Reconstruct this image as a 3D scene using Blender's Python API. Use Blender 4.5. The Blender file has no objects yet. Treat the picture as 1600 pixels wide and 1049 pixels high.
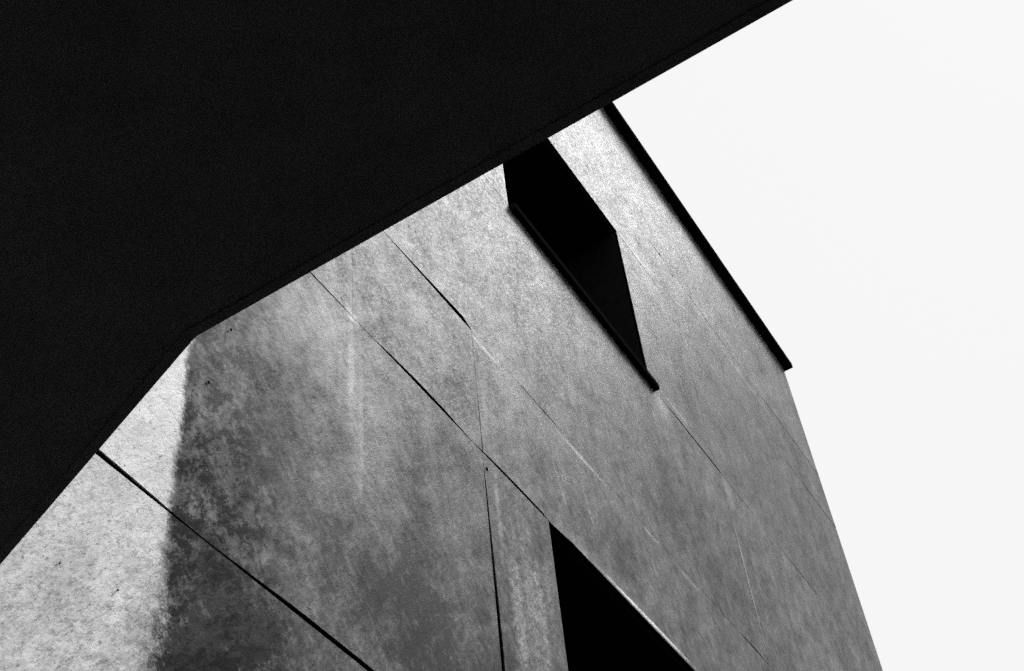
import bpy, bmesh, math, random
from mathutils import Matrix, Vector, noise

random.seed(7)
sc = bpy.context.scene
col = sc.collection
EYE = 1.6                                   # eye height; wall heights below are given above the eye

# ------------------------------------------------------------------ camera
cam_d = bpy.data.cameras.new('camera')
cam = bpy.data.objects.new('camera', cam_d); col.objects.link(cam)
cam_d.sensor_width = 36.0
cam_d.lens = 2213.0 * 36.0 / 1600.0
cam_d.clip_start = 0.05; cam_d.clip_end = 3000
M3 = Matrix(((0.52544644, -0.60831142, -0.59486406),
             (-0.84703111, -0.43996666, -0.29827442),
             (-0.08027662, 0.6605956, -0.74643762)))
M4 = M3.to_4x4(); M4.translation = (0, 0, EYE)
cam.matrix_world = M4
sc.camera = cam

# ------------------------------------------------------------------ world: pale overcast sky, black-and-white film
SUN = Vector((0.455, -0.285, 0.845)).normalized()
world = bpy.data.worlds.new('World'); sc.world = world; world.use_nodes = True
nt = world.node_tree; nt.nodes.clear()
N = nt.nodes.new; Lk = nt.links.new
sky = N('ShaderNodeTexSky'); sky.sky_type = 'NISHITA'; sky.sun_disc = False
sky.sun_elevation = math.asin(SUN.z); sky.sun_rotation = math.atan2(SUN.x, SUN.y)
sky.dust_density = 4.0
bw = N('ShaderNodeRGBToBW'); Lk(sky.outputs[0], bw.inputs[0])
veil = N('ShaderNodeMath'); veil.operation = 'MULTIPLY_ADD'      # thin share of clear sky plus an even cloud sheet
Lk(bw.outputs[0], veil.inputs[0]); veil.inputs[1].default_value = 0.015; veil.inputs[2].default_value = 9.15
bg = N('ShaderNodeBackground'); bg.inputs[1].default_value = 0.1
out = N('ShaderNodeOutputWorld'); Lk(veil.outputs[0], bg.inputs[0]); Lk(bg.outputs[0], out.inputs[0])

sun_d = bpy.data.lights.new('sun', 'SUN'); sun_d.energy = .87; sun_d.angle = math.radians(24)
sun_d.color = (1, 1, 1)
sun = bpy.data.objects.new('sun', sun_d); col.objects.link(sun)
sun.rotation_euler = SUN.to_track_quat('Z', 'Y').to_euler(); sun.location = (20, -20, 60)
sc.view_settings.view_transform = 'Standard'; sc.view_settings.look = 'None'
sc.cycles.use_adaptive_sampling = True; sc.cycles.adaptive_threshold = .06; sc.cycles.adaptive_min_samples = 16
sc.cycles.use_denoising = False                # renderer noise is kept, standing in for film grain
sc.view_settings.exposure = 0.0; sc.view_settings.gamma = 1.0

# ------------------------------------------------------------------ materials
class G:
    """small helper for node graphs"""
    def __init__(s, name):
        s.m = bpy.data.materials.new(name); s.m.use_nodes = True
        s.t = s.m.node_tree; s.t.nodes.clear()
        s.o = s.t.nodes.new('ShaderNodeOutputMaterial')
        s.b = s.t.nodes.new('ShaderNodeBsdfPrincipled'); s.t.links.new(s.b.outputs[0], s.o.inputs[0])
    def put(s, sock, v):
        if isinstance(v, bpy.types.NodeSocket): s.t.links.new(v, sock)
        else: sock.default_value = v
    def math(s, op, a, b=0.0, c=0.0, clamp=False):
        n = s.t.nodes.new('ShaderNodeMath'); n.operation = op; n.use_clamp = clamp
        for i, v in enumerate((a, b, c)): s.put(n.inputs[i], v)
        return n.outputs[0]
    def coords(s, obj=None):
        n = s.t.nodes.new('ShaderNodeTexCoord'); n.object = obj
        return n.outputs['Object']
    def sep(s, v):
        n = s.t.nodes.new('ShaderNodeSeparateXYZ'); s.put(n.inputs[0], v); return n.outputs
    def comb(s, x, y, z):
        n = s.t.nodes.new('ShaderNodeCombineXYZ')
        for i, v in enumerate((x, y, z)): s.put(n.inputs[i], v)
        return n.outputs[0]
    def noise(s, v, scale, detail=3, rough=.5, dist=0.0):
        n = s.t.nodes.new('ShaderNodeTexNoise'); s.put(n.inputs['Vector'], v)
        n.inputs['Scale'].default_value = scale; n.inputs['Detail'].default_value = detail
        n.inputs['Roughness'].default_value = rough; n.inputs['Distortion'].default_value = dist
        return n.outputs[0]
    def ramp(s, v, a, b, lo=0.0, hi=1.0, smooth=True):
        n = s.t.nodes.new('ShaderNodeMapRange'); s.put(n.inputs[0], v)
        n.interpolation_type = 'SMOOTHSTEP' if smooth else 'LINEAR'
        for i, x in zip((1, 2, 3, 4), (a, b, lo, hi)): n.inputs[i].default_value = x
        return n.outputs[0]
    def bump(s, h, strength, dist, nrm=None):
        n = s.t.nodes.new('ShaderNodeBump'); n.inputs['Strength'].default_value = strength
        n.inputs['Distance'].default_value = dist; s.put(n.inputs['Height'], h)
        if nrm is not None: s.put(n.inputs['Normal'], nrm)
        return n.outputs[0]

def plain(name, v, rough=.6, metal=0.0, spec=.3, mottle=.15, scale=6):
    g = G(name); c = g.coords()
    n = g.noise(c, scale, 4, .6)
    f = g.ramp(n, .3, .7, v * (1 - mottle), v * (1 + mottle))
    g.put(g.b.inputs['Base Color'], g.comb(f, f, f))
    g.b.inputs['Roughness'].default_value = rough; g.b.inputs['Metallic'].default_value = metal
    g.b.inputs['Specular IOR Level'].default_value = spec
    return g.m

BROOT = bpy.data.objects.new('metal_clad_building', None); col.objects.link(BROOT)
BROOT.location = (0, 5, 0)                 # base of the facade
BROOT.empty_display_size = 1.0

def zinc():
    g = G('weathered_zinc'); c = g.coords(BROOT)
    X, Y, Z = g.sep(c)
    Z = g.math('SUBTRACT', Z, EYE)
    P = g.comb(X, 0.0, Z)
    # diagonal wind-driven wash marks: u runs across them, w along them
    A = math.radians(-47)
    al = g.math('ADD', g.math('MULTIPLY', X, math.cos(A)), g.math('MULTIPLY', Z, math.sin(A)))
    ac = g.math('ADD', g.math('MULTIPLY', X, -math.sin(A)), g.math('MULTIPLY', Z, math.cos(A)))
    gu0 = g.math('ADD', g.math('MULTIPLY', X, .64), g.math('MULTIPLY', Z, .77))  # axes follow the view: noise stretched this way looks even on screen
    gv0 = g.math('ADD', g.math('MULTIPLY', X, -.77), g.math('MULTIPLY', Z, .64))
    wash = g.noise(g.comb(g.math('MULTIPLY', gu0, .5), 0.0, gv0), 1.5, 9, .80, .15)
    wash2 = g.noise(g.comb(g.math('MULTIPLY', ac, 1.0), 4.0, g.math('MULTIPLY', al, .42)), 9.0, 5, .8, .2)
    drip = g.noise(g.comb(X, 2.0, g.math('MULTIPLY', Z, .10)), 4.2, 5, .6)
    gu0 = g.math('ADD', g.math('MULTIPLY', X, .64), g.math('MULTIPLY', Z, .77))
    gv0 = g.math('ADD', g.math('MULTIPLY', X, -.77), g.math('MULTIPLY', Z, .64))
    cloud = g.noise(P, .45, 4, .55)
    mott = g.noise(g.comb(g.math('MULTIPLY', gu0, .5), 0.0, gv0), 3.2, 7, .78, .4)
    # film grain painted on: fine specks at several sizes, stretched to offset view foreshortening
    gu = g.math('MULTIPLY', g.math('ADD', g.math('MULTIPLY', X, .64), g.math('MULTIPLY', Z, .77)), .45)
    gv = g.math('ADD', g.math('MULTIPLY', X, -.77), g.math('MULTIPLY', Z, .64))
    GP = g.comb(gu, 0.0, gv)
    def cells(sc_):
        n = g.t.nodes.new('ShaderNodeTexVoronoi'); g.put(n.inputs['Vector'], GP); n.inputs['Scale'].default_value = sc_
        return g.sep(n.outputs['Color'])[0]
    g0 = g.ramp(g.noise(GP, 8.0, 3, .8), .34, .66, 0, 1, False); g1 = cells(85.0); g2 = cells(36.0)
    g3 = g.ramp(g.noise(GP, 17.0, 4, .85), .34, .66, 0, 1, False)
    grain = g.math('ADD', g.math('ADD', g.math('MULTIPLY', g1, .32), g.math('MULTIPLY', g2, .26)), g.math('ADD', g.math('MULTIPLY', g3, .26), g.math('MULTIPLY', g0, .16)))
    # value of the oxide skin
    v = g.math('ADD', .092, g.math('MULTIPLY', g.math('SUBTRACT', wash, .5), .30))
    v = g.math('ADD', v, g.math('MULTIPLY', g.math('SUBTRACT', wash2, .5), .36))
    v = g.math('ADD', v, g.math('MULTIPLY', g.math('SUBTRACT', drip, .5), .16))
    v = g.math('ADD', v, g.math('MULTIPLY', g.math('SUBTRACT', cloud, .5), .12))
    v = g.math('ADD', v, g.math('MULTIPLY', g.math('SUBTRACT', mott, .5), .38))
    # each sheet weathered a little differently
    oi = g.t.nodes.new('ShaderNodeObjectInfo')
    v = g.math('MULTIPLY', v, g.ramp(oi.outputs['Random'], 0, 1, .84, 1.16, False))
    # run marks and stains, with edge highlights and sheen fall-off painted in as patches
    brk = g.noise(P, 3.5, 4, .7); brf = g.noise(P, 9.0, 4, .7)
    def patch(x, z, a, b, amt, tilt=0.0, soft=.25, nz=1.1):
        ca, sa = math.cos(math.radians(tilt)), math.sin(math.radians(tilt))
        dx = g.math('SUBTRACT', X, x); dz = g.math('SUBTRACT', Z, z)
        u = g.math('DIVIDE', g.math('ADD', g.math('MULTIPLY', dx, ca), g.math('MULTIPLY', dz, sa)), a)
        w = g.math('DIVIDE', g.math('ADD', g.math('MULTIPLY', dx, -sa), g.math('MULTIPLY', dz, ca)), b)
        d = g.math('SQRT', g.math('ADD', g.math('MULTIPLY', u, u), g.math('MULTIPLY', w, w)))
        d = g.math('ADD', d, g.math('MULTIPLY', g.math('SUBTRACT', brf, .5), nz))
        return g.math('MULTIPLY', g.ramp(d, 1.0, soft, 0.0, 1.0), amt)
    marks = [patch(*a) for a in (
        (9.6, 8.0, .42, 1.9, .12, 0, .1, 3.0), (10.1, 8.8, .10, .6, .10, 0, .1, 2.0), (10.7, 10.6, .05, .45, .09, 22), (11.4, 10.7, .05, .5, .10, 15), (12.4, 12.9, .04, .6, .08, 5), (13.1, 11.0, .06, .5, .07, 20), (15.0, 18.9, .06, .8, .07, 15), (9.4, 12.6, .05, .7, .05), (11.2, 13.8, .5, .7, -.03, 30), (7.9, 12.4, .2, .6, -.04, 25), (6.9, 10.8, .25, .6, -.04, 25),
        (6.3, 9.1, .9, .8, .045, 0, .1), (8.0, 11.0, .9, .5, .04, 0, .1), (16.5, 12.6, 3.6, 2.3, -.03, 0, .1), (22, 17, 2, 4, -.02, 0, .1), (5.15, 5.1, .55, .7, -.12, 0, .2, 1.5), (5.6, 5.75, .55, .55, -.10, 0, .2, 1.5), (5.25, 5.9, .3, .5, -.08, 0, .2, 1.5), (7.0, 8.0, .34, 2.4, .035, 0, .1), (7.75, 8.4, .4, 1.8, -.03, 0, .1), (5.5, 8.2, .5, .5, -.04, -30, .1), (6.0, 8.0, .3, 1.2, -.03, 20, .1),  # broad weak patches paint the sheen's fall-off into the colour, small ones are stains
        (6.78, 9.2, .07, 1.0, .11), (6.93, 8.6, .05, 1.2, .07), (6.62, 9.0, .04, .8, .05), (6.80, 9.85, .16, .10, .16),
        (9.13, 10.6, .08, .65, .05), (9.22, 9.1, .07, .8, .12), (9.42, 8.0, .16, 1.2, .08), (9.9, 8.4, .12, .9, .10),
        (9.23, 11.62, .35, .05, .25), (11.4, 11.62, .75, .055, .22), (13.2, 11.64, .35, .05, .16), (14.3, 11.6, .4, .05, .14),  # seam edges catching light, painted as thin pale strips
        (12.6, 9.93, 1.35, .055, .75), (16.90, 13.4, .045, 1.7, .22), (17.05, 15.2, .28, .45, .14), (15.4, 15.72, .6, .07, .15),  # highlights on the opening's lip and the upright joint, painted pale
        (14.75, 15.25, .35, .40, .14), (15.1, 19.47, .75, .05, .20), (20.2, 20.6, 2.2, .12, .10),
        (8.6, 10.3, .38, .50, -.055), (8.1, 10.1, .5, .25, -.035), (13.9, 12.3, .8, .55, -.07), (16.2, 12.8, .5, 1.3, -.06),
        (16.1, 16.9, .6, 1.4, -.07), (12.2, 10.7, .9, .7, -.06), (14.2, 13.2, .5, 1.3, -.03), (9.6, 7.2, .35, .6, -.05),
        (9.55, 8.6, .09, 1.3, -.05), (22.6, 20.0, .7, 2.4, -.04), (20.5, 19.9, .5, 1.2, -.035), (10.0, 15.9, .3, .35, -.05),
        (8.1, 7.1, 1.8, 1.4, -.05), (7.4, 6.9, 1.3, .9, -.035))]
    # soot-dark patina that starts at x = 4.88 m and frays out to the right, densest low down
    edge_n = g.noise(g.comb(X, 1.0, Z), 2.6, 5, .65)
    edge_f = g.noise(g.comb(X, 3.0, Z), 14.0, 7, .9)
    ex = g.math('ADD', X, g.math('ADD', g.math('MULTIPLY', g.math('SUBTRACT', edge_n, .5), .16),
                                   g.math('MULTIPLY', g.math('SUBTRACT', edge_f, .5), .26)))
    fray = g.ramp(Z, 6.1, 4.6, 0.0, 1.0)          # the lower sheet's edge is far more broken up
    ex = g.math('ADD', ex, g.math('MULTIPLY', fray, g.math('ADD', g.math('MULTIPLY', g.math('SUBTRACT', edge_f, .5), 1.1), g.math('MULTIPLY', g.math('SUBTRACT', edge_n, .5), .5))))
    onset = g.ramp(g.math('DIVIDE', g.math('SUBTRACT', ex, 4.86), g.math('ADD', .045, g.math('MULTIPLY', fray, .22))), -1.0, 1.0)
    blot = g.noise(g.comb(g.math('MULTIPLY', gu0, .6), 9.0, gv0), 4.2, 9, .86, .1)
    reach = g.ramp(g.math('ADD', g.math('ADD', X, g.math('MULTIPLY', Z, .22)), g.math('MULTIPLY', g.math('SUBTRACT', edge_n, .5), 1.4)), 6.6, 8.4, 1.0, 0.0)
    low = g.ramp(Z, 8.6, 6.8, .55, 1.0)
    soot = g.math('MULTIPLY', g.math('MULTIPLY', onset, reach), low)
    soot_b = g.math('MULTIPLY', soot, g.ramp(blot, .46, .56, 1.0, .0))
    # pale metal left of that edge
    clean = g.math('SUBTRACT', 1.0, onset)
    v = g.math('MULTIPLY', v, g.math('SUBTRACT', 1.0, g.math('MULTIPLY', soot_b, .93)))
    pale = g.math('ADD', .53, g.math('MULTIPLY', g.math('SUBTRACT', mott, .5), .75))
    speck = g.ramp(g.noise(GP, 30.0, 3, .8), .57, .66, 1.0, .45)
    pale = g.math('MULTIPLY', pale, speck)
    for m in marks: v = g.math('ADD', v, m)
    gr = g.ramp(grain, .12, .88, .05, 1.95, False)
    v = g.math('MULTIPLY', v, gr)
    pale = g.math('MULTIPLY', pale, g.ramp(grain, .12, .88, .55, 1.42, False))
    mix = g.t.nodes.new('ShaderNodeMix'); mix.data_type = 'FLOAT'
    g.put(mix.inputs[0], clean); g.put(mix.inputs[2], v); g.put(mix.inputs[3], pale)
    v = mix.outputs[0]
    v = g.math('MAXIMUM', v, .012)
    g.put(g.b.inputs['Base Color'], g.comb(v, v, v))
    g.put(g.b.inputs['Metallic'], g.math('SUBTRACT', .42, g.math('MULTIPLY', soot_b, .36)))
    r = g.math('ADD', .43, g.math('MULTIPLY', g.math('SUBTRACT', .5, wash), .25))
    r = g.math('ADD', r, g.ramp(grain, .2, .8, -.12, .12, False))
    g.put(g.b.inputs['Roughness'], g.math('ADD', r, g.math('MULTIPLY', soot, .12)))
    g.put(g.b.inputs['Specular IOR Level'], g.math('SUBTRACT', .22, g.math('MULTIPLY', soot_b, .17)))
    b1 = g.bump(wash, .12, .02); b2 = g.bump(g3, .35, .004, b1)
    g.put(g.b.inputs['Normal'], b2)
    return g.m

M_ZINC = zinc()
M_BACK = plain('black_membrane', .012, 1.0, spec=.0)
M_DARK = plain('dark_anodised_metal', .012, 1.0, .0, 0)
M_GLASS = plain('dark_window_glass', .01, .12, 0, .4, 0)
M_SOFFIT = plain('black_painted_soffit', .09, .85, 0, .1, .12, 3)
M_TRIM = plain('black_canopy_trim', .085, .8, 0, .1)
M_GROUND = plain('dark_asphalt', .05, .95, 0, .2, .3, 9)
M_ROOF = plain('roof_membrane', .12, .9)

# ------------------------------------------------------------------ helpers
def link(name, bm, mats, parent=None, off=(0, 0, 0), smooth=False, kind=None):
    me = bpy.data.meshes.new(name); bm.normal_update(); bm.to_mesh(me); bm.free()
    for m in (mats if isinstance(mats, (list, tuple)) else [mats]): me.materials.append(m)
    o = bpy.data.objects.new(name, me); col.objects.link(o)
    if parent is not None: o.parent = parent
    if kind: o['kind'] = kind
    return o

def box(bm, x0, x1, y0, y1, z0, z1, bev=0.0):
    vs = [bm.verts.new((x, y, z)) for x in (x0, x1) for y in (y0, y1) for z in (z0, z1)]
    fs = [(0, 1, 3, 2), (4, 6, 7, 5), (0, 4, 5, 1), (2, 3, 7, 6), (0, 2, 6, 4), (1, 5, 7, 3)]
    made = [bm.faces.new([vs[i] for i in f]) for f in fs]
    if bev:
        es = list({e for f in made for e in f.edges})
        bmesh.ops.bevel(bm, geom=es, offset=bev, segments=1, affect='EDGES')
    return made

def bxo(name, dims, mat, parent, bev=0.0):
    """box object; dims are building coordinates: x, depth behind the facade, height above the eye"""
    x0, x1, y0, y1, z0, z1 = dims
    cx, cy, cz = (x0 + x1) / 2, (y0 + y1) / 2, z0 + EYE
    bm = bmesh.new()
    box(bm, x0 - cx, x1 - cx, y0 - cy, y1 - cy, 0, z1 - z0, bev)
    o = link(name, bm, mat, parent); o.location = (cx, cy, cz)
    return o

def interp(tab, x):
    if x <= tab[0][0]: return tab[0][1]
    for (a, va), (b, vb) in zip(tab, tab[1:]):
        if x <= b: return va + (vb - va) * (x - a) / (b - a)
    return tab[-1][1]

# ------------------------------------------------------------------ ground
bm = bmesh.new(); S = 900
vs = [bm.verts.new(p) for p in ((-S, -S, 0), (S, -S, 0), (S, S, 0), (-S, S, 0))]; bm.faces.new(vs)
ground = link('ground', bm, M_GROUND, kind='structure')

# ------------------------------------------------------------------ the metal-clad building
BROOT['label'] = 'tall weathered metal-clad building with black recessed openings and a dark roof edge'
BROOT['category'] = 'building'
XL, XR = -6.0, 24.27
TOP = 24.50
OPEN = [(10.30, 14.45, 6.12, 9.83), (10.33, 14.47, 15.56, 19.37)]   # x0, x1, z0, z1

# wall core: blocks round the openings, then the mass of the building behind
bm = bmesh.new()
xs = [XL, 10.34, 14.50, XR - .02]; zs = [-EYE, 6.10, 9.88, 15.52, 19.42, TOP - .03]
for i in range(3):
    for j in range(5):
        if i == 1 and j in (1, 3): continue
        box(bm, xs[i], xs[i + 1], .07, 1.9, zs[j] + EYE, zs[j + 1] + EYE)
bmesh.ops.remove_doubles(bm, verts=bm.verts, dist=1e-4)
box(bm, XL, XR - .02, 1.9, 13.0, 0, TOP - .03 + EYE)
link('wall', bm, M_BACK, BROOT)
bxo('roof', (XL, XR - .02, .1, 13.0, TOP - .02, TOP + .05), M_ROOF, BROOT)

# ---- cladding panels: thin sheets with warped edges, so that the joints open and close
# joint openings, measured upward from the seam line (x along the facade, width in metres)
SEAM = {
    6.12: [(3.6, .060), (4.21, .054), (4.75, .030), (5.0, .014), (5.3, .012), (5.6, .024), (6.2, .048), (7.0, .050), (8, .03), (9, .02)],
    9.85: [(5.8, .016), (6.4, .014), (6.76, .010), (6.82, .002), (7.12, .003), (7.3, .018), (7.8, .040), (8.35, .034),
           (8.6, .012), (8.75, .003), (8.98, .003), (9.02, .022), (9.6, .032), (10.28, .026), (10.3, .002), (14.5, .002)],
    11.70: [(7.2, .006), (7.5, .014), (7.9, .030), (8.3, .050), (8.9, .080), (8.99, .084), (9.0, .004), (9.7, .004),
            (10.1, .016), (10.84, .022), (10.9, .004), (12.2, .003), (12.4, .010), (12.6, .003), (15.9, .004),
            (16.1, .022), (16.64, .028), (16.7, .005)],
    15.50: [(9.7, .010), (10.2, .012), (14.6, .004), (14.9, .008), (15.4, .034), (16.7, .038), (17.05, .018), (17.1, .006),
            (17.8, .014), (18.3, .006), (19.5, .005), (19.7, .022), (20.6, .024), (21.0, .004), (25, .004)],
    19.40: [(14.4, .008), (15.6, .012), (15.9, .004), (21.4, .004), (21.9, .022), (24, .026)],
    20.95: [(16.3, .004), (16.55, .030), (16.75, .006), (17.2, .004), (18.4, .012), (19.2, .020), (19.9, .007),
            (21.2, .014), (22.0, .028), (22.8, .024), (23.6, .02), (25, .02)],
}
VJ = {  # (seam below): vertical joint x -> widths up the joint, opened towards -x side of the panel on the right
    (6.12, 9.0): [(6.12, .075), (8.0, .055), (9.2, .024), (9.55, .016), (9.7, .002)],
    (9.85, 9.0): [(9.85, .014), (10.4, .010), (10.8, .001)],
    (11.70, 9.0): [(11.7, .001), (12.1, .001), (12.2, .008), (12.7, .006), (12.8, .001)],
    (11.70, 16.85): [(11.7, .010), (15.0, .012), (15.4, .004)],
    (15.50, 16.72): [(15.5, .006), (17.8, .012), (18.4, .004)],
}
def seam_gap(z, x): return {9.85: 1.05, 6.12: .86, 11.70: .95}.get(z, .8) * interp(SEAM[z], x) if z in SEAM else .0015
def vjoint(zb, xj, z):
    for (a, b), t in VJ.items():
        if abs(a - zb) < .01 and abs(b - xj) < .01: return 1.0 * interp(t, z)
    return .001

def skin(x, z, seed):
    """how far the sheet stands out of the facade plane (oil-canning), negative = outward"""
    p = Vector((x * .42, seed * 7.3, z * .30))
    d = noise.noise(p) * .018 + noise.noise(Vector((x * 1.1 + z * .6, seed * 3.1, z * .5))) * .007
    d += noise.noise(Vector((x * 2.6 + z * 1.5, seed, z * .9))) * .0022
    return d

LIP = {9.85: (10.3, 14.45)}
def panel(x0, x1, z0, z1, seed, name='cladding_panel'):
    W, H = x1 - x0, z1 - z0
    nx = max(4, min(40, int(W / .16))); nz = max(4, min(30, int(H / .2)))
    cx = (x0 + x1) / 2
    rng = random.Random(seed)
    tilt_x, tilt_z = rng.uniform(-.0012, .0012), rng.uniform(-.0012, .0012)
    grid = []
    bm = bmesh.new()
    for i in range(nx + 1):
        row = []
        for j in range(nz + 1):
            u, w = i / nx, j / nz
            # crowd rows towards the edges
            w = w * w * (3 - 2 * w) * .6 + w * .4
            x = x0 + W * u
            zb = z0 + seam_gap(z0, x); zt = z1 - .001
            z = zb + (zt - zb) * w
            xl = x0 + vjoint(z0, x0, z); xr = x1 - .001
            x = xl + (xr - xl) * u
            y = skin(x, z, seed)
            ed = min(u * W, (1 - u) * W, w * H, (1 - w) * H)
            k = min(1, ed / .5); k = k * k * (3 - 2 * k)
            y = y * k
            y += (x - cx) * tilt_x * .5 + (z - z0 - H / 2) * tilt_z * .5
            # the lower edge springs forward a little where the joint has opened
            gap = seam_gap(z0, x)
            low = max(0, 1 - (z - zb) / .35)
            y -= low * low * min(.006, gap * .15)
            if abs(z0 - 9.85) < .01 and 10.4 < x < 14.45:
                low = max(0, 1 - (z - zb) / .16)
                y -= low * low * .022 * min(1, (x - 10.4) / .3)
            row.append(bm.verts.new((x - cx, y, z - z0)))
        grid.append(row)
    fs = []
    for i in range(nx):
        for j in range(nz):
            f = bm.faces.new((grid[i][j], grid[i + 1][j], grid[i + 1][j + 1], grid[i][j + 1])); f.smooth = True
            fs.append(f)
    # returned edges
    rim = [grid[i][0] for i in range(nx + 1)] + [grid[nx][j] for j in range(1, nz + 1)] + \
          [grid[i][nz] for i in range(nx - 1, -1, -1)] + [grid[0][j] for j in range(nz - 1, 0, -1)]
    back = [bm.verts.new((v.co.x, v.co.y + .012, v.co.z)) for v in rim]
    dup = [bm.verts.new(v.co) for v in rim]
    n = len(rim)
    for k in range(n):
        bm.faces.new((dup[(k + 1) % n], dup[k], back[k], back[(k + 1) % n]))
    o = link(name, bm, M_ZINC, BROOT); o.location = (cx, 0, z0 + EYE)
    return o

ROWS = [
    (-EYE, 2.40, [XL, -1.9, 2.2, 6.3, 10.3, 14.45, 18.6, XR]),
    (2.40, 6.12, [XL, -1.9, 2.2, 6.9, 10.3, 14.45, 18.6, XR]),
    (6.12, 9.85, [XL, -1.9, 2.2, 9.0, 10.30, None, 14.45, 16.85, 20.6, XR]),
    (9.85, 11.70, [XL, -1.9, 2.6, 6.80, 9.0, 16.66, 20.6, XR]),
    (11.70, 15.50, [XL, -1.9, 4.9, 9.0, 14.30, 16.85, 20.6, XR]),
    (15.50, 19.40, [XL, -1.9, 2.2, 6.2, 10.33, None, 14.47, 16.72, 20.9, XR]),
    (19.40, 20.95, [XL, -1.9, 2.2, 6.2, 10.33, 15.9, 19.6, XR]),
    (20.95, TOP, [XL, -1.9, 2.2, 6.2, 10.33, 14.47, 18.2, 21.9, XR]),
]
seed = 1
for z0, z1, js in ROWS:
    for a, b in zip(js, js[1:]):
        if a is None or b is None: continue
        panel(a, b, z0, z1, seed); seed += 1
# strip of cladding missing from the loop: nothing stands in the two openings

# ---- the two recessed openings
for k, (x0, x1, z0, z1) in enumerate(OPEN):
    f = bxo('window_recess', (x0 + .06, x1 - .06, 1.82, 1.88, z0 + .06, z1 - .06), M_DARK, BROOT)
    pane_n = 3
    w = (x1 - x0 - .2) / pane_n
    for q in range(pane_n):
        p = bxo('window_pane', (x0 + .1 + q * w + .03, x0 + .1 + (q + 1) * w - .03, 1.79, 1.81, z0 + .12, z1 - .12), M_GLASS, BROOT)
        p.parent = f; p.location = Vector(p.location) - Vector(f.location)
    # lining of the reveal
    t = .03
    bxo('window_reveal', (x0 + .012, x0 + .012 + t, .05, 1.8, z0, z1), M_BACK, BROOT)
    bxo('window_reveal', (x1 - t, x1 + .005, .05, 1.8, z0, z1), M_BACK, BROOT)
    bxo('window_reveal', (x0 + t, x1 - t, .05, 1.8, z1 - .005, z1 + .03), M_BACK, BROOT)
    sp = .085 if k == 1 else .02
    bxo('window_sill', (x0 + (.05 if k else .0), x1 + (.13 if k else 0.0), -sp, 1.8, z0 - .09, z0 + .02), M_BACK, BROOT)

# ---- dark roof edge in lengths
xj = [XL - .1, -2.0, 2.4, 6.9, 11.3, 15.6, 19.6, 23.28, XR + .16]
for i, (a, b) in enumerate(zip(xj, xj[1:])):
    bxo('roof_edge_trim', (a + .008, b - .008, -.20, .4, TOP + .005, TOP + .16), M_DARK, BROOT, .008)

# ---- small dark fixings left in the panels
def screw(x, z, r):
    bm = bmesh.new()
    bmesh.ops.create_cone(bm, cap_ends=True, segments=8, radius1=r, radius2=r * .8, depth=.006)
    bmesh.ops.rotate(bm, verts=bm.verts, matrix=Matrix.Rotation(math.pi / 2, 3, 'X'))
    o = link('screw_head', bm, M_DARK, BROOT); o.location = (x, -.004, z + EYE); return o
for x, z, r in [(5.25, 8.23, .013), (5.08, 7.50, .014), (9.06, 9.66, .022), (17.09, 20.80, .03), (16.62, 20.99, .03),
                (4.55, 5.3, .006), (4.1, 5.2, .006)]:
    screw(x, z, r)

# ------------------------------------------------------------------ the black canopy overhead
CROOT = bpy.data.objects.new('canopy', None); col.objects.link(CROOT)
K = .23
CX, CY, CZ = 9.75 * K, 10 * K, 15.58 * K
CROOT.location = (CX, CY, CZ + EYE)
CROOT['label'] = 'black angular canopy jutting out overhead from the metal facade'
CROOT['category'] = 'canopy'
B = Vector((.325, .947)).normalized()
yw = 5 - .02
tb = (yw - CY) / B.y
plan = [(0, -9.0 - CY), (0, -.015), (.006, .006), (B.x * tb, yw - CY), (-9.0, yw - CY), (-9.0, -9.0 - CY)]
def slab(name, poly, z0, z1, mat, parent=CROOT):
    bm = bmesh.new()
    lo = [bm.verts.new((x, y, z0)) for x, y in poly]; hi = [bm.verts.new((x, y, z1)) for x, y in poly]
    bm.faces.new(lo); bm.faces.new(list(reversed(hi)))
    for i in range(len(poly)):
        j = (i + 1) % len(poly); bm.faces.new((lo[j], lo[i], hi[i], hi[j]))
    bmesh.ops.recalc_face_normals(bm, faces=bm.faces)
    return link(name, bm, mat, parent)
slab('roof_slab', plan, .03, .5, M_TRIM)
inset = .038
soff = [(-inset, -9.0 - CY + inset), (-inset, 0.0), (B.x * tb - inset * 1.06, yw - CY - .01), (-8.96, yw - CY - .01), (-8.96, -9 - CY + inset)]
slab('soffit', soff, .006, .028, M_SOFFIT)
tr = [(0, -9.0 - CY), (0, -.015), (.006, .006), (B.x * tb, yw - CY), (B.x * tb - inset, yw - CY), (-inset + .002, .004), (-inset + .002, -9.0 - CY)]
slab('edge_trim', tr, 0, .029, M_TRIM)
